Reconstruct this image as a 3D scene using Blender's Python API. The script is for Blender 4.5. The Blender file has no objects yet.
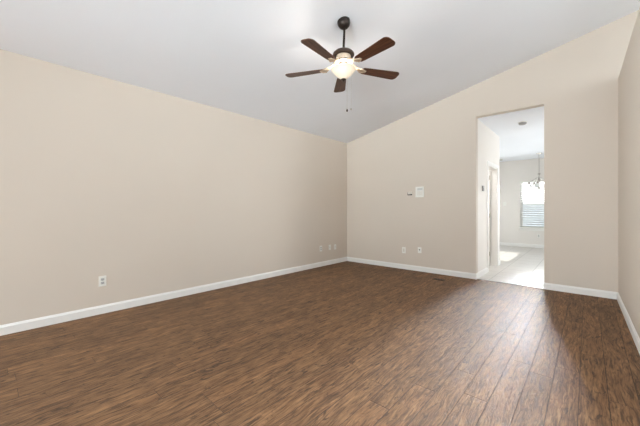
import bpy, bmesh, math, random
from mathutils import Vector, Matrix
random.seed(7)
SC = bpy.context.scene
COL = SC.collection
PI = math.pi

# ------------------------------------------------------------------ camera, world, lights, exposure
YAW = math.radians(41.712)
EYE = 1.187
cam_d = bpy.data.cameras.new('camera')
cam = bpy.data.objects.new('camera', cam_d)
COL.objects.link(cam)
cam.location = (0, 0, EYE)
cam.rotation_euler = (PI / 2, 0, YAW)
cam_d.sensor_width = 36
cam_d.lens = 36 * 300 / 640
cam_d.shift_y = -4 / 640
cam_d.clip_start = 0.02
SC.camera = cam

SC.view_settings.view_transform = 'Standard'
SC.view_settings.look = 'None'
SC.view_settings.gamma = 1
SC.view_settings.use_curve_mapping = False
SC.view_settings.exposure = 0.36

SC.cycles.use_denoising = True
SC.cycles.max_bounces = 14
SC.cycles.diffuse_bounces = 8
SC.cycles.glossy_bounces = 5
SC.cycles.transparent_max_bounces = 12
SC.cycles.sample_clamp_indirect = 6
SC.cycles.caustics_reflective = False
SC.cycles.caustics_refractive = False

world = bpy.data.worlds.new('sky')
SC.world = world
world.use_nodes = True
wn = world.node_tree
wn.nodes.clear()
w_out = wn.nodes.new('ShaderNodeOutputWorld')
w_bg = wn.nodes.new('ShaderNodeBackground')
w_sky = wn.nodes.new('ShaderNodeTexSky')
w_sky.sky_type = 'PREETHAM'
w_sky.sun_direction = (0.5, 0.4, 0.75)
w_sky.turbidity = 6.0
w_mix = wn.nodes.new('ShaderNodeMixRGB')
w_mix.inputs['Fac'].default_value = 0.75
w_mix.inputs['Color2'].default_value = (0.9, 0.95, 1.0, 1)
wn.links.new(w_sky.outputs['Color'], w_mix.inputs['Color1'])
wn.links.new(w_mix.outputs['Color'], w_bg.inputs['Color'])
w_bg.inputs['Strength'].default_value = 3.0
wn.links.new(w_bg.outputs['Background'], w_out.inputs['Surface'])


def window_light(name, loc, aim, sx, sy, power, color, spread=180):
    d = bpy.data.lights.new(name, 'AREA')
    d.shape = 'RECTANGLE'
    d.size, d.size_y = sx, sy
    d.energy = power
    d.color = color
    d.spread = math.radians(spread)
    o = bpy.data.objects.new(name, d)
    o.location = loc
    o.rotation_euler = Vector(aim).to_track_quat('-Z', 'Z' if abs(aim[2]) < .9 else 'Y').to_euler()
    COL.objects.link(o)
    return o


DAY = (0.88, 0.95, 1.0)
NOON = (0.97, 0.98, 1.0)
# daylight at the windows behind the camera: sky plus the bright ground outside, so it also travels upward
window_light('daylight_living', (-1.9, -4.64, 1.45), (0, 1, .10), 1.6, 1.8, 108, DAY)
window_light('daylight_living', (.9, -4.64, 1.45), (0, 1, .10), 1.6, 1.8, 58, DAY)
window_light('daylight_living', (.9, -4.64, 1.45), (-.50, 1, .25), 1.6, 1.8, 36, DAY, 46)
window_light('fill_side', (-4.26, -3.2, 1.25), (1, 0.45, -.08), 1.8, 1.6, 290, DAY)  # added at an unseen window to brighten the right wall
window_light('fill_side', (-4.26, -3.2, 1.25), (.80, 1, .04), 1.8, 1.6, 66, DAY, 46)  # narrowed beam, added to lift the visible part of the right wall
window_light('fill_high', (3.15, .9, 3.05), (-1, .2, .10), 2.1, 1.2, 122, DAY)  # added high up, out of view, to brighten ceiling and left wall
window_light('fill_high', (3.15, 3.8, 3.05), (-1, -.1, .10), 2.1, 1.2, 88, DAY)  # added behind the partition to light the ceiling over the ledge
window_light('daylight_dining', (-1.05, 11.50, 1.76), (-.01, -1, -.185), 1.02, .62, 26, NOON, 20)
# daylight at the dining window, the patio door and an added kitchen window round the corner of the dining room
window_light('daylight_dining', (-1.05, 11.50, 1.76), (.095, -1, -.145), 1.02, .62, 66, NOON, 17)
window_light('daylight_dining', (-1.05, 11.50, 1.76), (0, -1, -.1), 1.02, .62, 24, NOON, 110)
window_light('daylight_patio', (-4.16, 9.3, 1.1), (1, 0, 0), 1.7, 2.05, 46, NOON)
window_light('fill_kitchen', (1.66, 7.6, 1.5), (-1, 0, -.22), 1.6, 1.3, 76, NOON)  # added out of view to brighten the hall wall
window_light('fill_side_room', (-2.2, 6.4, 2.70), (0, 0, -1), .4, .4, 18, NOON)  # added fill for the open door leaf, no fixture is built
sun_d = bpy.data.lights.new('sun', 'SUN')
sun_d.energy = 6
sun_d.angle = math.radians(0.6)
sun_d.color = (1, .95, .86)
sun = bpy.data.objects.new('sun', sun_d)
sun.rotation_euler = Vector((0.80, -0.16, -0.60)).to_track_quat('-Z', 'Y').to_euler()
COL.objects.link(sun)


# ------------------------------------------------------------------ material helpers
def mat(name):
    m = bpy.data.materials.new(name)
    m.use_nodes = True
    nt = m.node_tree
    b = nt.nodes['Principled BSDF']
    return m, nt, b


def setp(b, color=None, rough=None, metal=None, spec=None, em=None, ems=None):
    if color is not None: b.inputs['Base Color'].default_value = (*color, 1)
    if rough is not None: b.inputs['Roughness'].default_value = rough
    if metal is not None: b.inputs['Metallic'].default_value = metal
    if spec is not None: b.inputs['Specular IOR Level'].default_value = spec
    if em is not None: b.inputs['Emission Color'].default_value = (*em, 1)
    if ems is not None: b.inputs['Emission Strength'].default_value = ems


class NB:
    """small helper to wire nodes"""
    def __init__(s, nt): s.nt = nt

    def new(s, t): return s.nt.nodes.new(t)

    def put(s, sock, v):
        if hasattr(v, 'links') or isinstance(v, bpy.types.NodeSocket): s.nt.links.new(v, sock)
        else: sock.default_value = v

    def m(s, op, a, b=None, c=None):
        n = s.new('ShaderNodeMath'); n.operation = op
        s.put(n.inputs[0], a)
        if b is not None: s.put(n.inputs[1], b)
        if c is not None: s.put(n.inputs[2], c)
        return n.outputs[0]

    def xyz(s, x, y, z=0.0):
        n = s.new('ShaderNodeCombineXYZ')
        s.put(n.inputs[0], x); s.put(n.inputs[1], y); s.put(n.inputs[2], z)
        return n.outputs[0]

    def noise(s, vec, scale, detail=3, rough=.55, dist=0.0):
        n = s.new('ShaderNodeTexNoise')
        s.put(n.inputs['Vector'], vec)
        n.inputs['Scale'].default_value = scale
        n.inputs['Detail'].default_value = detail
        n.inputs['Roughness'].default_value = rough
        n.inputs['Distortion'].default_value = dist
        return n.outputs['Fac']

    def ramp(s, fac, stops):
        n = s.new('ShaderNodeValToRGB')
        s.put(n.inputs[0], fac)
        e = n.color_ramp.elements
        while len(e) < len(stops): e.new(0.5)
        for el, (p, c) in zip(e, stops):
            el.position = p
            el.color = (*c, 1) if len(c) == 3 else c
        return n.outputs['Color']

    def mix(s, fac, a, b, mode='MIX'):
        n = s.new('ShaderNodeMixRGB'); n.blend_type = mode
        s.put(n.inputs[0], fac)
        s.put(n.inputs[1], (*a, 1) if isinstance(a, tuple) else a)
        s.put(n.inputs[2], (*b, 1) if isinstance(b, tuple) else b)
        return n.outputs[0]

    def bump(s, h, strength, dist):
        n = s.new('ShaderNodeBump')
        n.inputs['Strength'].default_value = strength
        n.inputs['Distance'].default_value = dist
        s.put(n.inputs['Height'], h)
        return n.outputs[0]

    def pos(s):
        n = s.new('ShaderNodeTexCoord')
        return n.outputs['Object']


def paint(name, color, rough=.7, bump=.12, scale=110, spec=.25, dist=.002):
    m, nt, b = mat(name)
    setp(b, color, rough, spec=spec)
    k = NB(nt)
    p = k.pos()
    n1 = k.noise(p, scale, 3, .6)
    mott = k.noise(p, 1.3, 2, .5)
    c = k.mix(mott, tuple(x * .97 for x in color), tuple(min(1, x * 1.02) for x in color))
    nt.links.new(c, b.inputs['Base Color'])
    nt.links.new(k.bump(n1, bump, dist), b.inputs['Normal'])
    return m


def solid(name, color, rough=.5, metal=0.0, spec=.5, vary=.04, scale=40):
    m, nt, b = mat(name)
    setp(b, color, rough, metal, spec)
    k = NB(nt)
    f = k.noise(k.pos(), scale, 2)
    c = k.mix(f, tuple(x * (1 - vary) for x in color), tuple(min(1, x * (1 + vary)) for x in color))
    nt.links.new(c, b.inputs['Base Color'])
    return m


def wood_floor():
    m, nt, b = mat('hand scraped plank')
    k = NB(nt)
    p = k.pos()
    sp = k.new('ShaderNodeSeparateXYZ'); nt.links.new(p, sp.inputs[0])
    x, y = sp.outputs[0], sp.outputs[1]
    W, L = .139, 1.27
    u = k.m('DIVIDE', k.m('ADD', x, .318), W)
    row = k.m('FLOOR', u); fu = k.m('FRACT', u)
    w1 = k.new('ShaderNodeTexWhiteNoise'); w1.noise_dimensions = '1D'; k.put(w1.inputs['W'], row)
    v = k.m('ADD', k.m('DIVIDE', y, L), k.m('MULTIPLY', w1.outputs['Value'], 5.0))
    cell = k.m('FLOOR', v); fv = k.m('FRACT', v)
    w2 = k.new('ShaderNodeTexWhiteNoise'); w2.noise_dimensions = '2D'
    k.put(w2.inputs['Vector'], k.xyz(row, cell))
    rid = w2.outputs['Value']
    w3 = k.new('ShaderNodeTexWhiteNoise'); w3.noise_dimensions = '2D'
    k.put(w3.inputs['Vector'], k.xyz(k.m('ADD', row, 31.7), cell))
    rid2 = w3.outputs['Value']
    off = k.m('MULTIPLY', rid, 57.0)
    # slow wander of the grain across the plank
    wob = k.noise(k.xyz(k.m('ADD', x, off), k.m('MULTIPLY', y, .9), off), 2.2, 2)
    xs = k.m('ADD', x, k.m('MULTIPLY', wob, .09))
    g1 = k.noise(k.xyz(k.m('MULTIPLY', xs, 46), k.m('MULTIPLY', y, 5.0), off), 1.0, 4, .6, .6)
    g2 = k.noise(k.xyz(k.m('MULTIPLY', xs, 190), k.m('MULTIPLY', y, 13.0), off), 1.0, 4, .6, .3)
    g3 = k.noise(k.xyz(k.m('MULTIPLY', xs, 13), k.m('MULTIPLY', y, 2.6), off), 1.0, 3, .55, 1.0)
    # cathedral rings
    ring = k.m('FRACT', k.m('MULTIPLY', k.noise(k.xyz(k.m('MULTIPLY', xs, 9), k.m('MULTIPLY', y, 1.5), off), 1.0, 2, .5, .3), 13.0))
    ring = k.m('ABSOLUTE', k.m('SUBTRACT', k.m('MULTIPLY', ring, 2.0), 1.0))
    base = k.ramp(g1, [(.30, (.142, .071, .031)), (.46, (.208, .107, .047)), (.58, (.262, .140, .063)), (.72, (.335, .184, .086))])
    fine = k.ramp(g2, [(.34, (.50, .46, .44)), (.48, (.95, .95, .95)), (.70, (1.22, 1.20, 1.18))])
    c = k.mix(.9, base, k.mix(1.0, base, fine, 'MULTIPLY'))
    rr = k.ramp(ring, [(.0, (.50, .46, .44)), (.22, (1, 1, 1))])
    c = k.mix(k.ramp(g3, [(.46, (0, 0, 0)), (.62, (.7, .7, .7))]), c, k.mix(1.0, c, rr, 'MULTIPLY'))
    # broad smoky patches
    dk = k.ramp(g3, [(.30, (.62, .58, .55)), (.50, (1, 1, 1))])
    c = k.mix(.75, c, k.mix(1.0, c, dk, 'MULTIPLY'))
    # knots and mineral streaks: short dark flecks and long thin dark streaks
    fl = k.noise(k.xyz(k.m('MULTIPLY', xs, 30), k.m('MULTIPLY', y, 6.5), k.m('ADD', off, 9.0)), 1.0, 4, .65, 1.2)
    c = k.mix(k.ramp(fl, [(.575, (0, 0, 0)), (.66, (.82, .82, .82))]), c, (.032, .015, .008))
    st = k.noise(k.xyz(k.m('MULTIPLY', xs, 84), k.m('MULTIPLY', y, 5.2), k.m('ADD', off, 21.0)), 1.0, 3, .6, .6)
    c = k.mix(k.ramp(st, [(.52, (0, 0, 0)), (.62, (.78, .78, .78))]), c, (.062, .030, .013))
    # plank to plank tone
    tone = k.ramp(rid2, [(0, (.86, .85, .84)), (.5, (1, 1, 1)), (1, (1.12, 1.10, 1.08))])
    c = k.mix(1.0, c, tone, 'MULTIPLY')
    du = k.m('MULTIPLY', k.m('MINIMUM', fu, k.m('SUBTRACT', 1.0, fu)), W)
    dv = k.m('MULTIPLY', k.m('MINIMUM', fv, k.m('SUBTRACT', 1.0, fv)), L)
    d = k.m('MINIMUM', du, k.m('MULTIPLY', dv, 1.7))
    seam = k.ramp(k.m('DIVIDE', d, .004), [(.18, (1, 1, 1)), (.60, (0, 0, 0))])
    c = k.mix(seam, c, (.020, .010, .006))
    nt.links.new(c, b.inputs['Base Color'])
    # hand scraped ridges: elongated swells plus pores
    s1 = k.noise(k.xyz(k.m('MULTIPLY', xs, 30), k.m('MULTIPLY', y, 5.0), off), 1.0, 3, .55, 1.3)
    s1 = k.m('ABSOLUTE', k.m('SUBTRACT', s1, .5))
    hgt = k.m('ADD', k.m('MULTIPLY', s1, -1.9), k.m('MULTIPLY', g2, .35))
    bev = k.ramp(k.m('DIVIDE', d, .006), [(.0, (0, 0, 0)), (1.0, (1, 1, 1))])
    hgt = k.m('ADD', hgt, k.m('MULTIPLY', bev, .5))
    nt.links.new(k.bump(hgt, 1.0, .0036), b.inputs['Normal'])
    ro = k.m('ADD', k.m('MULTIPLY', g1, .10), .66)
    nt.links.new(ro, b.inputs['Roughness'])
    b.inputs['Specular IOR Level'].default_value = .5
    return m


def tile_floor():
    m, nt, b = mat('pale ceramic tile')
    k = NB(nt)
    p = k.pos()
    sp = k.new('ShaderNodeSeparateXYZ'); nt.links.new(p, sp.inputs[0])
    T = .45
    fu = k.m('FRACT', k.m('DIVIDE', k.m('ADD', sp.outputs[0], .777), T))
    fv = k.m('FRACT', k.m('DIVIDE', k.m('SUBTRACT', sp.outputs[1], 5.56), T))
    d = k.m('MULTIPLY', k.m('MINIMUM', k.m('MINIMUM', fu, k.m('SUBTRACT', 1.0, fu)), k.m('MINIMUM', fv, k.m('SUBTRACT', 1.0, fv))), T)
    g = k.ramp(k.m('DIVIDE', d, .01), [(.35, (1, 1, 1)), (.6, (0, 0, 0))])
    n = k.noise(p, 5, 4, .6, .5)
    c = k.mix(n, (.50, .475, .44), (.60, .575, .545))
    c = k.mix(g, c, (.27, .25, .23))
    nt.links.new(c, b.inputs['Base Color'])
    nt.links.new(k.bump(k.m('SUBTRACT', 1.0, g), .5, .002), b.inputs['Normal'])
    setp(b, rough=.30, spec=.5)
    return m


def blade_wood():
    m, nt, b = mat('walnut blade')
    k = NB(nt)
    p = k.pos()
    sp = k.new('ShaderNodeSeparateXYZ'); nt.links.new(p, sp.inputs[0])
    g = k.noise(k.xyz(k.m('MULTIPLY', sp.outputs[0], 5), k.m('MULTIPLY', sp.outputs[1], 70), sp.outputs[2]), 1.0, 4, .6, .8)
    c = k.ramp(g, [(.3, (.035, .012, .006)), (.55, (.105, .036, .016)), (.75, (.165, .062, .030))])
    nt.links.new(c, b.inputs['Base Color'])
    setp(b, rough=.38, spec=.4)
    return m


def bowl_glass():
    m, nt, b = mat('alabaster glass, lit')
    k = NB(nt)
    n = k.noise(k.pos(), 9, 4, .6, 1.5)
    c = k.ramp(n, [(.3, (1.0, .74, .46)), (.6, (1.0, .88, .68))])
    nt.links.new(c, b.inputs['Emission Color'])
    setp(b, (.72, .64, .52), .25, ems=.27)
    return m


def pane_glass():
    m, nt, b = mat('window glass')
    nt.nodes.remove(b)
    k = NB(nt)
    tr = k.new('ShaderNodeBsdfTransparent'); tr.inputs[0].default_value = (.95, .97, .97, 1)
    gl = k.new('ShaderNodeBsdfGlossy'); gl.inputs['Roughness'].default_value = .02
    lw = k.new('ShaderNodeLayerWeight'); lw.inputs['Blend'].default_value = .25
    mx = k.new('ShaderNodeMixShader')
    nt.links.new(lw.outputs['Fresnel'], mx.inputs[0])
    nt.links.new(tr.outputs[0], mx.inputs[1]); nt.links.new(gl.outputs[0], mx.inputs[2])
    nt.links.new(mx.outputs[0], nt.nodes['Material Output'].inputs['Surface'])
    return m


def frosted():
    m, nt, b = mat('frosted glass shade')
    setp(b, (.97, .97, .95), .35)
    b.inputs['Transmission Weight'].default_value = .75
    k = NB(nt)
    nt.links.new(k.bump(k.noise(k.pos(), 60, 2), .1, .001), b.inputs['Normal'])
    return m


def slat_mat():
    m, nt, b = mat('white blind slat')
    k = NB(nt)
    setp(b, (.84, .84, .82), .45)
    tl = k.new('ShaderNodeBsdfTranslucent'); tl.inputs[0].default_value = (.8, .8, .78, 1)
    mx = k.new('ShaderNodeMixShader'); mx.inputs[0].default_value = .30
    nt.links.new(b.outputs[0], mx.inputs[1]); nt.links.new(tl.outputs[0], mx.inputs[2])
    nt.links.new(mx.outputs[0], nt.nodes['Material Output'].inputs['Surface'])
    f = k.noise(k.pos(), 20, 2)
    nt.links.new(k.mix(f, (.80, .80, .78), (.86, .86, .84)), b.inputs['Base Color'])
    return m


M = dict(
    wall=paint('beige wall paint', (.645, .573, .493), .62, .10, 130),
    pale=paint('pale beige wall paint', (.77, .735, .69), .62, .10, 130),  # same beige paint, strong light put into its colour
    ceil=paint('white ceiling paint', (.86, .885, .93), .85, .25, 70, .1, .003),
    trim=paint('white trim paint', (.82, .81, .78), .35, .03, 60, .5),
    wood=wood_floor(), tile=tile_floor(), blade=blade_wood(), bowl=bowl_glass(), glass=pane_glass(),
    frost=frosted(), slat=slat_mat(),
    bronze=solid('oil rubbed bronze', (.022, .014, .010), .42, .6),
    bronze2=solid('brown bronze', (.036, .020, .013), .42, .4),
    cream=solid('antique cream metal', (.56, .44, .32), .40, .1, vary=.12, scale=30),
    plate=solid('white plastic', (.80, .79, .74), .4),
    ivory=solid('off white plastic', (.66, .62, .54), .45),
    grey=solid('grey plastic', (.30, .29, .28), .5),
    mgrey=solid('pale grey plastic', (.60, .61, .58), .5),
    lgrey=solid('light grey plastic', (.50, .50, .48), .5),
    dark=solid('dark slot', (.02, .018, .015), .6),
    vent=solid('brown floor register', (.050, .026, .016), .5, .3),
    nickel=solid('brushed nickel', (.42, .39, .35), .35, .9),
    thresh=solid('bronze threshold', (.10, .065, .045), .5),
    chain=solid('nickel chain', (.55, .52, .47), .4, .7),
    lawn=solid('lawn', (.10, .15, .05), .9, vary=.4, scale=3),
    fence=solid('grey fence boards', (.62, .62, .61), .8, vary=.2, scale=4),
    concrete=solid('concrete', (.17, .19, .21), .85, vary=.1, scale=6),
)


# ------------------------------------------------------------------ geometry helpers
def link(name, bm, material, parent=None, smooth=False, loc=None):
    bmesh.ops.recalc_face_normals(bm, faces=bm.faces[:])
    me = bpy.data.meshes.new(name)
    bm.to_mesh(me); bm.free()
    if material is not None: me.materials.append(material)
    if smooth:
        for p in me.polygons: p.use_smooth = True
        try: me.set_sharp_from_angle(angle=math.radians(40))
        except Exception: pass
    o = bpy.data.objects.new(name, me)
    COL.objects.link(o)
    if parent: o.parent = parent
    if loc: o.location = loc
    return o


def box(bm, x0, x1, y0, y1, z0, z1, bev=0.0, mtx=None):
    c = Vector(((x0 + x1) / 2, (y0 + y1) / 2, (z0 + z1) / 2))
    r = bmesh.ops.create_cube(bm, size=1)
    vs = r['verts']
    for v in vs:
        v.co = Vector((v.co.x * (x1 - x0), v.co.y * (y1 - y0), v.co.z * (z1 - z0))) + c
    if bev > 0:
        es = list({e for v in vs for e in v.link_edges})
        rb = bmesh.ops.bevel(bm, geom=es, offset=bev, segments=2, affect='EDGES', profile=.6)
        vs = list({v for f in rb['faces'] for v in f.verts} | {v for v in vs if v.is_valid})
    if mtx is not None:
        for v in vs: v.co = mtx @ v.co
    return vs


def boxes(*bs):
    bm = bmesh.new()
    for b in bs: box(bm, *b)
    return bm


def prism(pts, axis, a0, a1, bm=None):
    """pts: polygon in the two other axes; extruded along axis from a0 to a1"""
    bm = bm or bmesh.new()
    def mk(p, a):
        if axis == 'y': return (p[0], a, p[1])
        if axis == 'x': return (a, p[0], p[1])
        return (p[0], p[1], a)
    A = [bm.verts.new(mk(p, a0)) for p in pts]
    B = [bm.verts.new(mk(p, a1)) for p in pts]
    bm.faces.new(A); bm.faces.new(B[::-1])
    n = len(pts)
    for i in range(n):
        bm.faces.new((A[i], B[i], B[(i + 1) % n], A[(i + 1) % n]))
    return bm


def lathe(prof, seg=32, bm=None, center=(0, 0, 0)):
    """prof: (r, z) from one end to the other"""
    bm = bm or bmesh.new()
    cx, cy, cz = center
    rings = []
    for r, z in prof:
        if r < 1e-6: rings.append([bm.verts.new((cx, cy, cz + z))])
        else: rings.append([bm.verts.new((cx + r * math.cos(2 * PI * i / seg), cy + r * math.sin(2 * PI * i / seg), cz + z)) for i in range(seg)])
    for a, b in zip(rings, rings[1:]):
        for i in range(seg):
            j = (i + 1) % seg
            if len(a) == 1 and len(b) == 1: continue
            if len(a) == 1: bm.faces.new((a[0], b[i], b[j]))
            elif len(b) == 1: bm.faces.new((a[i], a[j], b[0]))
            else: bm.faces.new((a[i], a[j], b[j], b[i]))
    return bm


def tube(pts, r, seg=10, bm=None, radii=None):
    bm = bm or bmesh.new()
    pts = [Vector(p) for p in pts]
    prev = None
    up = Vector((0, 0, 1))
    for i, p in enumerate(pts):
        d = (pts[min(i + 1, len(pts) - 1)] - pts[max(i - 1, 0)]).normalized()
        a = d.cross(up)
        if a.length < 1e-3: a = d.cross(Vector((1, 0, 0)))
        a.normalize(); b = d.cross(a).normalized()
        rr = radii[i] if radii else r
        ring = [bm.verts.new(p + a * rr * math.cos(2 * PI * q / seg) + b * rr * math.sin(2 * PI * q / seg)) for q in range(seg)]
        if prev:
            for q in range(seg):
                bm.faces.new((prev[q], prev[(q + 1) % seg], ring[(q + 1) % seg], ring[q]))
        else: bm.faces.new(ring[::-1])
        prev = ring
    bm.faces.new(prev)
    return bm


def tag(o, label, cat, group=None, kind=None):
    o['label'] = label; o['category'] = cat
    if group: o['group'] = group
    if kind: o['kind'] = kind
    return o


def empty(name, loc, rotz=0.0):
    o = bpy.data.objects.new(name, None)
    o.location = loc; o.rotation_euler = (0, 0, rotz)
    o.empty_display_size = .1
    COL.objects.link(o)
    return o


def structure(name, bm, material, label, cat, smooth=False):
    return tag(link(name, bm, material, smooth=smooth), label, cat, kind='structure')


def children(o): return [c for c in bpy.data.objects if c.parent == o]


def copy_tree(o, parent=None):
    c = o.copy()
    COL.objects.link(c)
    if parent: c.parent = parent
    for ch in children(o): copy_tree(ch, c)
    return c


# ------------------------------------------------------------------ the rooms
X0, D, T = -4.115, 5.540, .12          # left wall face, far wall face, wall thickness
BACK = -4.5
JL, JR, JT = -1.408, -.480, 2.747     # opening
XR = 3.0                              # wall above and behind the ledge
Z0, SL = 2.690, .2232                 # vault: height at the left wall, slope
FY = 11.33                            # dining far wall face
DC = 2.735                            # dining ceiling
RW = 2.900                            # top of the partition on the right


def zc(x): return Z0 + SL * (x - X0)


def xr(y): return .302 + .0148 * (D - y)


structure('floor', boxes((X0 - T, XR + T, BACK - T, D + .012, -.06, 0)), M['wood'], 'dark brown hand scraped plank floor of the empty room', 'floor')
structure('floor_tile', boxes((-4.12, 1.62, D + .012, FY + T, -.06, 0)), M['tile'], 'pale ceramic tile floor beyond the tall opening', 'floor')
wf = structure('wall_far', prism([(X0, 0), (JL, 0), (JL, JT), (JR, JT), (JR, 0), (XR, 0), (XR, zc(XR)), (X0, zc(X0))], 'y', D, D + T), M['wall'],
               'beige end wall with the tall uncased opening cut in it', 'wall')
bv = wf.modifiers.new('rounded corner bead', 'BEVEL'); bv.width = .003; bv.segments = 2; bv.limit_method = 'ANGLE'; bv.angle_limit = math.radians(40)
# partition on the right: lower than the vault, with a ledge on top
PE = 2.3                              # the partition ends here
pr = prism([(xr(D), D), (xr(PE), PE), (xr(PE) + .5, PE), (xr(D) + .5, D)], 'z', 0, RW)
wr = structure('wall_right', pr, M['wall'], 'beige side wall that stops short of the vault in a ledge', 'wall')
bv = wr.modifiers.new('rounded corner bead', 'BEVEL'); bv.width = .010; bv.segments = 3; bv.limit_method = 'ANGLE'
structure('ceiling', prism([(X0 - T, zc(X0 - T)), (XR + T, zc(XR + T)), (XR + T, zc(XR + T) + .12), (X0 - T, zc(X0 - T) + .12)], 'y', BACK - T, D + T), M['ceil'],
          'white vaulted ceiling rising away from the long wall', 'ceiling')


def wall_with_holes(axis, a0, a1, u0, u1, z0, z1, holes):
    """solid wall slab made of abutting boxes around rectangular holes (hu0, hu1, hz0, hz1), holes sorted along u"""
    bm = bmesh.new()
    def add(p0, p1, q0, q1):
        if p1 - p0 < 1e-4 or q1 - q0 < 1e-4: return
        if axis == 'y': box(bm, p0, p1, a0, a1, q0, q1)
        else: box(bm, a0, a1, p0, p1, q0, q1)
    u = u0
    for hu0, hu1, hz0, hz1 in holes:
        add(u, hu0, z0, z1); add(hu0, hu1, z0, hz0); add(hu0, hu1, hz1, z1)
        u = hu1
    add(u, u1, z0, z1)
    return bm


structure('wall_left', wall_with_holes('x', X0 - T, X0, BACK - T, D + T, 0, Z0, [(-4.1, -2.3, .45, 2.05)]), M['wall'],
          'long plain beige wall meeting the low side of the vaulted ceiling', 'wall')
structure('wall_upper', wall_with_holes('x', XR, XR + T, BACK - T, D + T, 0, zc(XR), [(-.2, 2.0, .55, 3.65), (2.7, 4.9, 2.45, 3.65)]), M['wall'], 'beige wall behind the ledge, under the high side of the vault', 'wall')
# back wall, behind the camera, with two windows
bw = wall_with_holes('y', BACK - T, BACK, X0, XR, 0, zc(X0), [(-2.7, -1.1, .55, 2.35), (.1, 1.7, .55, 2.35)])
prism([(X0, zc(X0)), (XR, zc(X0)), (XR, zc(XR))], 'y', BACK - T, BACK, bw)
structure('wall_back', bw, M['wall'], 'beige wall with two windows opposite the tall opening', 'wall')

# hall and dining room
HW = JL                                # hall wall face, flush with the left jamb
DY0, DY1, DZ = 6.345, 7.145, 2.030     # doorway in the hall wall
HE = 7.37
hw = wall_with_holes('x', HW - T, HW, D + T, HE, 0, DC, [(DY0, DY1, 0, DZ)])
structure('wall_hall', hw, M['pale'], 'beige hall wall, coloured as brightly lit, with a doorway just inside the tall opening', 'wall')
structure('wall_closet', boxes((-4.0, HW - T, HE - T, HE, 0, DC), (-3.0, -2.88, D + T, HE - T, 0, DC)), M['pale'], 'beige wall, coloured as brightly lit, closing off the side room behind the hall doorway', 'wall')
structure('wall_dining_end', wall_with_holes('y', FY, FY + T, -4.12, 1.62, 0, DC, [(-1.57, -.53, .60, 2.06)]), M['pale'], 'beige dining room wall, coloured as brightly lit, with the blind covered window', 'wall')
structure('wall_dining_patio', wall_with_holes('x', -4.12, -4.0, HE - T, FY, 0, DC, [(8.4, 10.2, 0, 2.1)]), M['pale'], 'beige dining room wall, coloured as brightly lit, with the patio doorway', 'wall')
structure('wall_dining_kitchen', wall_with_holes('x', 1.5, 1.62, D + T, FY, 0, DC, [(6.8, 8.4, .85, 2.15)]), M['pale'], 'beige dining room wall, coloured as brightly lit, opposite the patio doorway', 'wall')
structure('ceiling_dining', boxes((-4.12, 1.62, D + T, FY + T, DC, DC + .1)), M['ceil'], 'flat white ceiling of the hall and dining room', 'ceiling')
structure('trim_threshold', boxes((JL, JR, D - .004, D + .028, -.01, .004)), M['thresh'], 'thin brown strip where the planks meet the tiles', 'trim')


# baseboards: stepped profile swept along a wall
def base_profile(h=.095, t=.014):
    return [(0, 0), (t, 0), (t, h * .78), (t * .72, h * .84), (t * .45, h * .97), (t * .2, h), (0, h)]


def baseboard(name, path, label, h=.095):
    """path: floor polyline with the room on its left; mitred corners"""
    bm = bmesh.new()
    prof = base_profile(h)
    P = [Vector(p) for p in path]
    rings = []
    for i, p in enumerate(P):
        def nrm(a, b):
            d = (b - a).normalized(); return Vector((-d.y, d.x))
        if i == 0: n = nrm(P[0], P[1])
        elif i == len(P) - 1: n = nrm(P[-2], P[-1])
        else:
            n0, n1 = nrm(P[i - 1], p), nrm(p, P[i + 1])
            n = (n0 + n1) / (1 + n0.dot(n1))
        rings.append([bm.verts.new((p.x + n.x * a, p.y + n.y * a, z)) for a, z in prof])
    for a, b in zip(rings, rings[1:]):
        for q in range(len(prof)):
            r = (q + 1) % len(prof)
            bm.faces.new((a[q], a[r], b[r], b[q]))
    bm.faces.new(rings[0]); bm.faces.new(rings[-1][::-1])
    return structure(name, bm, M['trim'], label, 'baseboard')


baseboard('baseboard_left', [(X0, D - .0), (X0, BACK)], 'white baseboard along the long plain beige wall')
baseboard('baseboard_far', [(JL, D + T), (JL, D), (X0, D)][0:3], 'white baseboard from the room corner to the tall opening')
baseboard('baseboard_right', [(xr(PE) + .5, PE), (xr(PE), PE), (xr(D), D), (JR, D), (JR, D + T)], 'white baseboard from the tall opening round along the ledge wall')
baseboard('baseboard_dining', [(-.0 + 1.5, FY), (-4.0, FY)], 'white baseboard under the dining room window')
baseboard('baseboard_hall', [(HW, DY0 - .07), (HW, D + T)], 'white baseboard of the hall wall before the doorway')
baseboard('baseboard_corner', [(-4.0, HE), (HW, HE), (HW, DY1 + .07)], 'white baseboard round the hall wall corner past the doorway')


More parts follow.
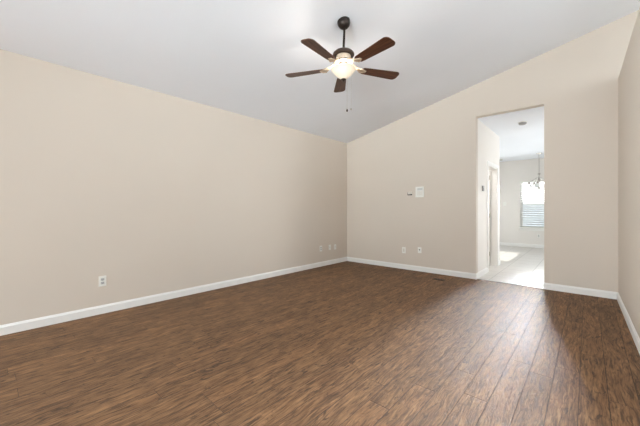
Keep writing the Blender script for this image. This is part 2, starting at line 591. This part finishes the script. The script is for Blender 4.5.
# ------------------------------------------------------------------ hall doorway with its open white panel door
d1 = empty('door_1', (HW - T, DY1, 0))
tag(d1, 'white panel door standing open into the side room off the hall', 'door', kind='structure')
bm = bmesh.new()
CW, CT = .065, .016
for (y0, y1, z0, z1) in ((DY0 - CW, DY0, 0, DZ + CW), (DY1, DY1 + CW, 0, DZ + CW), (DY0, DY1, DZ, DZ + CW)):
    box(bm, HW, HW + CT, y0, y1, z0, z1, .004)
box(bm, HW - T, HW + .002, DY0, DY0 + .018, 0, DZ)
box(bm, HW - T, HW + .002, DY1 - .018, DY1, 0, DZ)
box(bm, HW - T, HW + .002, DY0, DY1, DZ - .018, DZ)
for v in bm.verts: v.co -= Vector((HW - T, DY1, 0))
link('casing', bm, M['trim'], d1)
bm = bmesh.new()
LW = .755
box(bm, -LW - .004, -.004, -.062, -.027, .012, DZ - .022)
for (u0, u1) in ((.095, .345), (.410, .660)):
    for (z0, z1) in ((.22, .78), (.93, 1.52), (1.66, 1.88)):
        for (yy, s) in ((-.062, -1), (-.027, 1)):
            # raised moulding ring and field of each panel
            for (a0, a1, b0, b1) in ((u0, u1, z0, z0 + .022), (u0, u1, z1 - .022, z1), (u0, u0 + .022, z0, z1), (u1 - .022, u1, z0, z1)):
                box(bm, -a1 - .004, -a0 - .004, min(yy, yy + s * .007), max(yy, yy + s * .007), b0, b1, .003)
            box(bm, -u1 + .046, -u0 - .054, min(yy, yy + s * .005), max(yy, yy + s * .005), z0 + .05, z1 - .05, .003)
leaf = link('leaf', bm, M['trim'], d1)
bm = lathe([(0, 0), (.03, 0), (.03, .006), (.012, .010), (.011, .035), (.024, .043), (.028, .058), (.020, .070), (0, .073)], 20)
bmesh.ops.rotate(bm, verts=bm.verts[:], cent=(0, 0, 0), matrix=Matrix.Rotation(PI / 2, 3, 'X'))
link('knob', bm, M['nickel'], leaf, True, (-LW + .06, -.062, .95))
bm = bmesh.new()
for z in (.20, 1.0, 1.80): box(bm, -.012, .0, -.070, -.062, z, z + .09, .002)
link('hinge', bm, M['nickel'], leaf)


# ------------------------------------------------------------------ windows
def make_window(name, center, w, h, rotz, label, sill=True, depth=T, rail=True):
    """window filling a wall hole; local x across, local -y towards the room; origin at bottom centre on the wall's room face"""
    r = empty(name, center, rotz)
    tag(r, label, 'window', kind='structure')
    bm = bmesh.new()
    f = .045
    y0, y1 = depth * .25, depth * .65
    box(bm, -w / 2, -w / 2 + f, y0, y1, 0, h); box(bm, w / 2 - f, w / 2, y0, y1, 0, h)
    box(bm, -w / 2 + f, w / 2 - f, y0, y1, 0, f); box(bm, -w / 2 + f, w / 2 - f, y0, y1, h - f, h)
    link('window_frame', bm, M['trim'], r)
    if rail:
        bm = boxes((-w / 2 + f, w / 2 - f, y0 - .006, y1 - .01, h / 2 - .025, h / 2 + .025))
        link('meeting_rail', bm, M['trim'], r)
    link('pane', boxes((-w / 2 + f, w / 2 - f, (y0 + y1) / 2 - .002, (y0 + y1) / 2 + .002, f, h - f)), M['glass'], r)
    if sill:
        bm = bmesh.new()
        box(bm, -w / 2 - .06, w / 2 + .06, -.070, y0, -.024, .0, .005)
        box(bm, -w / 2 - .03, w / 2 + .03, -.014, 0, -.085, -.024, .003)
        link('window_sill', bm, M['trim'], r)
    return r


make_window('window_1', (-1.05, FY, .60), 1.04, 1.46, 0, 'white sash window of the dining room behind a slatted blind')
make_window('window_2', (-4.0, 9.3, 0.0), 1.8, 2.1, PI / 2, 'glazed patio doorway of the dining room', sill=False, rail=False)
make_window('window_added_3', (1.5, 7.6, .85), 1.6, 1.3, -PI / 2, 'added white window facing the patio doorway across the dining room')  # unseen window, put in so the hall wall gets light
make_window('window_4', (-1.9, BACK, .55), 1.6, 1.8, PI, 'white window of the empty room nearer the long plain wall')
make_window('window_5', (.9, BACK, .55), 1.6, 1.8, PI, 'white window of the empty room nearer the ledge wall')

make_window('window_added_7', (XR, .9, .55), 2.2, 3.1, -PI / 2, 'added tall white window facing the long plain wall past the end of the partition')  # unseen, made tall so its light reaches ceiling and left wall
make_window('window_added_8', (XR, 3.8, 2.45), 2.2, 1.2, -PI / 2, 'added high white window of the space hidden behind the partition')  # invented opening that lets fill reach the ceiling above the partition
make_window('window_added_6', (X0, -3.2, .45), 1.8, 1.6, PI / 2, 'added white window in the long plain wall behind the viewer')  # put in unseen to light the wall opposite

# blind in window_1
bl = empty('window_blind', (-1.05, FY - .062, .60))
tag(bl, 'white slatted blind lowered over the dining room window', 'blind')
BW = 1.09
link('headrail', boxes((-BW / 2, BW / 2, .006, .060, 1.40, 1.455)), M['plate'], bl)
bm = bmesh.new()
n_s = 20
for i in range(n_s):
    z = .045 + i * (1.385 - .045) / n_s
    mt = Matrix.Translation((0, .030, z)) @ Matrix.Rotation(math.radians(-32), 4, 'X')
    box(bm, -BW / 2, BW / 2, -.034, .034, -.0014, .0014, 0, mt)
link('slats', bm, M['slat'], bl)
link('bottom_rail', boxes((-BW / 2, BW / 2, .012, .056, .004, .022)), M['plate'], bl)
bm = bmesh.new()
for x in (-.40, 0, .40): box(bm, x - .002, x + .002, .006, .010, .01, 1.41)
link('ladder_cord', bm, M['plate'], bl)

# outside
structure('wall_garden', boxes((-12, 12, 14.6, 14.75, -.2, 1.40)), M['fence'], 'grey garden wall outside the dining window', 'wall')
structure('ground_outside', boxes((-30, 30, FY + T, 50, -.25, -.15), (-30, -4.12, -30, FY + T, -.25, -.15), (1.62, 30, BACK - T, FY + T, -.25, -.15), (-4.12, 30, -30, BACK - T, -.25, -.15)), M['concrete'], 'pale paved ground outside the house', 'ground')


# ------------------------------------------------------------------ ceiling fan
FX, FYY = -1.93, 2.54
ZF = 2.684                              # blade plane
ZR = zc(FX)                             # ceiling at the fan
fan = empty('ceiling_fan', (FX, FYY, ZF))
tag(fan, 'five blade walnut and bronze ceiling fan with a lit glass bowl', 'ceiling fan')
# canopy: bell tilted with the ceiling
bm = lathe([(0, .0), (.066, .0), (.068, -.012), (.066, -.034), (.056, -.058), (.040, -.076), (.024, -.086), (.018, -.088), (0, -.088)], 36)
bmesh.ops.rotate(bm, verts=bm.verts[:], cent=(0, 0, 0), matrix=Matrix.Rotation(-math.atan(SL) , 3, 'Y'))
link('canopy', bm, M['bronze'], fan, True, (0, 0, ZR - ZF + .002))
bm = tube([(.012, 0, ZR - ZF - .075), (0, 0, .175)], .0125, 16)
bm2 = lathe([(0, .205), (.020, .205), (.024, .198), (.024, .180), (.018, .172), (0, .172)], 20, bm)
link('downrod', bm, M['bronze'], fan, True)
# motor: bronze dome over a cream bell
bm = lathe([(0, .186), (.030, .186), (.060, .180), (.094, .166), (.110, .150), (.114, .138), (.112, .128), (.098, .124), (0, .124)], 40)
link('motor_housing', bm, M['bronze2'], fan, True)
bm = lathe([(0, .124), (.074, .124), (.078, .112), (.076, .092), (.074, .074), (.092, .064), (.094, .052), (.080, .044), (0, .044)], 40)
ring = link('motor_bell', bm, M['cream'], fan, True)
ring['label'] = 'cream lower motor bell'
for i in range(10):
    bm = bmesh.new()
    box(bm, -.004, .004, -.017, .017, -.004, .004, .002, Matrix.Rotation(i * 2 * PI / 10, 4, 'Z') @ Matrix.Translation((.0925, 0, .058)))
    link('cooling_slot', bm, M['dark'], ring)
# light kit
bm = lathe([(0, .044), (.050, .044), (.052, .034), (.034, .024), (.030, .004), (0, .004)], 32)
link('switch_housing', bm, M['bronze2'], fan, True)
bowl_prof = [(.127, -.012), (.132, -.015), (.131, -.021), (.121, -.028), (.112, -.042), (.097, -.062), (.078, -.083), (.056, -.101), (.034, -.114), (.017, -.121), (0, -.123)]
inner = [(0, -.118), (.016, -.116), (.032, -.109), (.053, -.096), (.074, -.078), (.092, -.058), (.106, -.040), (.115, -.027), (.125, -.016)]
bm = lathe(bowl_prof + inner + [(.127, -.012)], 44)
bmesh.ops.remove_doubles(bm, verts=bm.verts[:], dist=.0004)
bowl = link('glass_bowl', bm, M['bowl'], fan, True)
bm = lathe([(0, -.117), (.016, -.117), (.027, -.122), (.027, -.128), (.014, -.135), (.008, -.140), (.009, -.146), (0, -.149)], 20)
link('finial', bm, M['bronze2'], bowl, True)
ld = bpy.data.lights.new('fan_bulb', 'POINT'); ld.energy = 5.6; ld.color = (1, .92, .82); ld.shadow_soft_size = .028
lo = bpy.data.objects.new('fan_bulb', ld); COL.objects.link(lo); lo.parent = fan; lo.location = (0, 0, -.066)


def blade_mesh():
    """one walnut blade along +x with rounded outer corners, pitched about its axis"""
    pts = []
    r0, r1, w0, w1 = .205, .657, .055, .073
    pts += [(r0, -w0 * .62), (r0 + .02, -w0 * .92), (r0 + .06, -w0)]
    c = .048
    for i in range(9):
        a = -PI / 2 + i * PI / 2 / 8
        pts.append((r1 - c + c * math.cos(a), -(w1 - c) + c * math.sin(a)))
    for i in range(9):
        a = i * PI / 2 / 8
        pts.append((r1 - c + c * math.cos(a), (w1 - c) + c * math.sin(a)))
    pts += [(r0 + .06, w0), (r0 + .02, w0 * .92), (r0, w0 * .62)]
    return prism(pts, 'z', -.003, .003)


def bracket_mesh():
    bm = bmesh.new()
    # arm from the flywheel dropping to the blade, forked into a decorative plate
    tube([(.085, 0, .050), (.115, 0, .046), (.140, 0, .030), (.160, 0, .014), (.185, 0, .006)], .012, 10, bm, [.012, .011, .010, .011, .013])
    for s in (-1, 1):
        tube([(.150, 0, .020), (.172, s * .020, .010), (.200, s * .036, -.004), (.232, s * .026, -.007), (.250, s * .006, -.007)], .007, 8, bm)
    box(bm, .180, .262, -.020, .020, -.0075, -.0028, .002)
    for (x, y) in ((.215, .026), (.215, -.026), (.250, 0)):
        lathe([(0, -.013), (.006, -.011), (.007, -.007), (0, -.007)], 10, bm, (x, y, 0))
    return bm


PHI0 = math.radians(-84)
PITCH = Matrix.Rotation(math.radians(-9), 4, 'X')
bmb = blade_mesh(); bmesh.ops.transform(bmb, matrix=PITCH, verts=bmb.verts[:])
blade0 = link('blade', bmb, M['blade'], fan)
b_ = blade0.modifiers.new('edge', 'BEVEL'); b_.width = .0015; b_.segments = 2
bracket0 = link('blade_bracket', bracket_mesh(), M['cream'], blade0, True)
bracket0['label'] = 'cream blade bracket'
blade0.rotation_euler = (0, 0, PHI0)
for i in range(1, 5):
    b2 = blade0.copy(); COL.objects.link(b2); b2.rotation_euler = (0, 0, PHI0 - i * math.radians(72))
    c2 = bracket0.copy(); COL.objects.link(c2); c2.parent = b2


def pull_chain(dx, dy, z1, fob_mat, fob_len):
    bm = bmesh.new()
    n = int((0.02 - z1) / .006)
    tube([(dx, dy, .02), (dx, dy, z1)], .0009, 6, bm)
    for i in range(0, n, 2):
        lathe([(0, .0019), (.0019, 0), (0, -.0019)], 6, bm, (dx, dy, .02 - i * .006))
    ch = link('pull_chain', bm, M['chain'], fan)
    bm = lathe([(0, .004), (.003, .002), (.0075, -.006), (.009, -.016), (.007, -fob_len), (0, -fob_len - .003)], 14, None, (dx, dy, z1))
    link('fob', bm, fob_mat, ch, True)


R_ = Vector((math.cos(YAW), math.sin(YAW)))
F_ = Vector((-math.sin(YAW), math.cos(YAW)))
pull_chain(*(R_ * .024 + F_ * -.150), -.490, M['bronze'], .022)
pull_chain(*(R_ * .066 + F_ * -.145), -.478, M['chain'], .016)


# ------------------------------------------------------------------ things on the walls
def outlet(loc, rotz, label, kind='duplex', w=.074, h=.118, group=None):
    """local -y faces the room, origin at the plate's back centre"""
    r = empty('wall_outlet' if kind != 'switch' else 'light_switch', loc, rotz)
    tag(r, label, {'switch': 'light switch', 'cable': 'cable outlet'}.get(kind, 'outlet'), group)
    bm = bmesh.new()
    box(bm, -w / 2, w / 2, -.007, .0, -h / 2, h / 2, .0025)
    link('plate', bm, M['plate'], r)
    if kind == 'duplex':
        for s in (1, -1):
            bm = bmesh.new()
            box(bm, -.017, .017, -.0095, -.006, s * .0195 - .0145, s * .0195 + .0145, .003)
            rc = link('receptacle', bm, M['lgrey'], r)
            rc['label'] = 'slightly greyer receptacle'
            bm = bmesh.new()
            box(bm, -.0085, -.0055, -.0100, -.0090, s * .0195 - .001, s * .0195 + .008)
            box(bm, .0055, .0085, -.0100, -.0090, s * .0195 - .000, s * .0195 + .007)
            box(bm, -.0025, .0025, -.0100, -.0090, s * .0195 - .010, s * .0195 - .005)
            link('slot', bm, M['dark'], rc)
    elif kind == 'cable':
        bm = lathe([(0, 0), (.012, 0), (.012, .004), (.006, .005), (.006, .012), (0, .012)], 16)
        bmesh.ops.rotate(bm, verts=bm.verts[:], cent=(0, 0, 0), matrix=Matrix.Rotation(PI / 2, 3, 'X'))
        link('socket', bm, M['dark'], r, True, (0, -.006, .008))
    elif kind == 'phone':
        link('jack', boxes((-.009, .009, -.0085, -.006, -.010, .010)), M['lgrey'], r)
    elif kind == 'decora':
        link('insert', boxes((-.017, .017, -.009, -.006, -.034, .034)), M['ivory'], r)
    elif kind == 'switch':
        bm = bmesh.new()
        box(bm, -.006, .006, -.016, -.006, -.004, .016, .002)
        link('toggle', bm, M['plate'], r)
    return r


LFT = PI / 2     # local -y -> +x  : plate on the left wall
outlet((X0, .900, .368), LFT, 'white outlet plate alone low on the long plain wall')
outlet((X0, 4.640, .370), LFT, 'white outlet plate farthest from the corner in the low row of three')
outlet((X0, 4.926, .367), LFT, 'small white jack plate in the middle of the low row of three', 'phone', .070, .112)
outlet((X0, 5.110, .360), LFT, 'small white jack plate closest to the room corner in the low row of three', 'phone', .070, .112)
outlet((-2.712, D, .372), 0, 'white outlet plate low on the end wall beside the black socket plate', 'decora')
outlet((-2.389, D, .402), 0, 'pale cable plate with a black socket low on the end wall', 'cable', .070, .110)
outlet((-2.016, FY, 1.350), 0, 'white switch plate on the dining room wall beside the window', 'switch', .085, .118)
outlet((-1.115, FY, .362), 0, 'white outlet plate under the dining room window')

# white keypad panel on the end wall
kp = empty('keypad_panel', (-2.385, D, 1.512))
tag(kp, 'white square control panel at chest height on the end wall', 'control panel')
bm = bmesh.new(); box(bm, -.078, .078, -.026, .0, -.100, .100, .005); link('case', bm, M['plate'], kp)
bm = bmesh.new(); box(bm, -.040, .060, -.0275, -.024, .030, .072, .001)
pn = link('display', bm, M['mgrey'], kp); pn['label'] = 'light grey display'
bm = bmesh.new()
for i in range(4):
    for j in range(3): box(bm, -.036 + j * .030, -.016 + j * .030, -.0285, -.025, -.062 + i * .020, -.050 + i * .020, .001)
link('keys', bm, M['ivory'], kp)
bm = bmesh.new(); box(bm, -.078, .078, -.032, -.002, -.100, -.086, .003); link('bottom_lip', bm, M['plate'], kp)

# small box left hanging beside it
sb = empty('thermostat', (-2.588, D, 1.490))
tag(sb, 'tiny beige box with a dark edge beside the white control panel', 'thermostat')
bm = bmesh.new(); box(bm, -.045, .048, -.010, .0, -.036, .030, .002); bk = link('backplate', bm, M['dark'], sb); bk['label'] = 'dark plate showing left of and below the cover'
bm = bmesh.new(); box(bm, -.028, .052, -.034, -.010, -.016, .034, .004, Matrix.Rotation(math.radians(-6), 4, 'Y')); link('cover', bm, M['ivory'], sb)

# hall thermostat on the hall wall
ht = empty('hall_thermostat', (HW, 5.940, 1.555), PI / 2)
tag(ht, 'small grey thermostat on the hall wall just inside the opening', 'thermostat')
bm = bmesh.new(); box(bm, -.060, .060, -.006, .0, -.060, .060, .002); link('backplate', bm, M['plate'], ht)
bm = bmesh.new(); box(bm, -.042, .042, -.026, -.006, -.048, .048, .004); cv = link('cover', bm, M['grey'], ht); cv['label'] = 'grey cover'
bm = bmesh.new(); box(bm, -.030, .030, -.030, -.027, .005, .035, .001); link('display', bm, M['lgrey'], cv)

# floor register
fr = empty('floor_register', (-1.862, 5.092, 0))
tag(fr, 'small dark brown vent grille in the planks near the end wall', 'floor vent')
bm = bmesh.new()
box(bm, -.095, .095, -.050, -.040, .0, .005); box(bm, -.095, .095, .040, .050, .0, .005)
box(bm, -.095, -.085, -.040, .040, .0, .005); box(bm, .085, .095, -.040, .040, .0, .005)
link('frame', bm, M['vent'], fr)
bm = bmesh.new()
for i in range(11):
    xx = -.075 + i * .015
    box(bm, xx - .0025, xx + .0025, -.040, .040, .001, .0045)
box(bm, -.085, .085, -.003, .003, .001, .0045)
link('louvers', bm, M['vent'], fr)
link('duct', boxes((-.085, .085, -.040, .040, .0002, .001)), M['dark'], fr)


# ceiling fixtures of the hall and dining room
def detector(name, loc, r, label, cat, body, low):
    o = empty(name, loc)
    tag(o, label, cat)
    link('base', lathe([(0, 0), (r, 0), (r, -.010), (r * .97, -.014), (0, -.014)], 32), M['plate'], o, True)
    link('cover', lathe([(r * .90, -.014), (r * .88, -.034), (r * .72, -.044), (r * .3, -.047), (0, -.047)], 32), body, o, True)
    return o


detector('smoke_detector', (-.862, 6.39, DC), .068, 'small grey round smoke detector on the hall ceiling just past the opening', 'smoke detector', M['grey'], .03)  # cover coloured grey to stand for its side in shade
detector('smoke_detector', (-2.014, 10.68, DC), .066, 'faint grey disc far back on the dining ceiling over the corner', 'smoke detector', M['lgrey'], .03)

# chandelier
CXX, CYY = -1.000, 10.25
ch = empty('chandelier', (CXX, CYY, 0))
tag(ch, 'brushed nickel chandelier with small glass shades hanging in front of the dining window', 'chandelier')
link('ceiling_canopy', lathe([(0, DC), (.075, DC), (.072, DC - .012), (.030, DC - .028), (.010, DC - .034), (0, DC - .034)], 28), M['nickel'], ch, True)
link('stem', tube([(0, 0, DC - .03), (0, 0, 2.15)], .007, 10), M['nickel'], ch, True)
link('hub', lathe([(0, 2.185), (.014, 2.185), (.034, 2.168), (.036, 2.150), (.018, 2.135), (.013, 2.05), (.013, 1.88), (.022, 1.84), (.046, 1.80), (.046, 1.775), (.020, 1.755), (.012, 1.735), (0, 1.715)], 24), M['nickel'], ch, True)
def arm_pts():
    return [(.012, 0, 2.05), (.040, 0, 2.055), (.080, 0, 2.035), (.125, 0, 1.995), (.170, 0, 1.960), (.205, 0, 1.945), (.228, 0, 1.930)]
arm0 = link('arm', tube(arm_pts(), .0085, 8), M['nickel'], ch, True)
cup = link('socket_cup', lathe([(0, 1.945), (.016, 1.942), (.034, 1.925), (.040, 1.900), (.036, 1.885), (0, 1.885)], 18, None, (.230, 0, 0)), M['nickel'], arm0, True)
shd = link('shade', lathe([(.028, 1.888), (.040, 1.872), (.050, 1.845), (.058, 1.810), (.074, 1.775), (.071, 1.774), (.055, 1.808), (.047, 1.843), (.037, 1.870), (.026, 1.886)], 22, None, (.230, 0, 0)), M['frost'], arm0, True)
shd['label'] = 'pale frosted glass shade'
arm0.rotation_euler = (0, 0, math.radians(51.7))
for i in range(1, 5):
    a2 = arm0.copy(); COL.objects.link(a2); a2.rotation_euler = (0, 0, math.radians(51.7 + 72 * i))
    for s_ in (cup, shd):
        k2 = s_.copy(); COL.objects.link(k2); k2.parent = a2
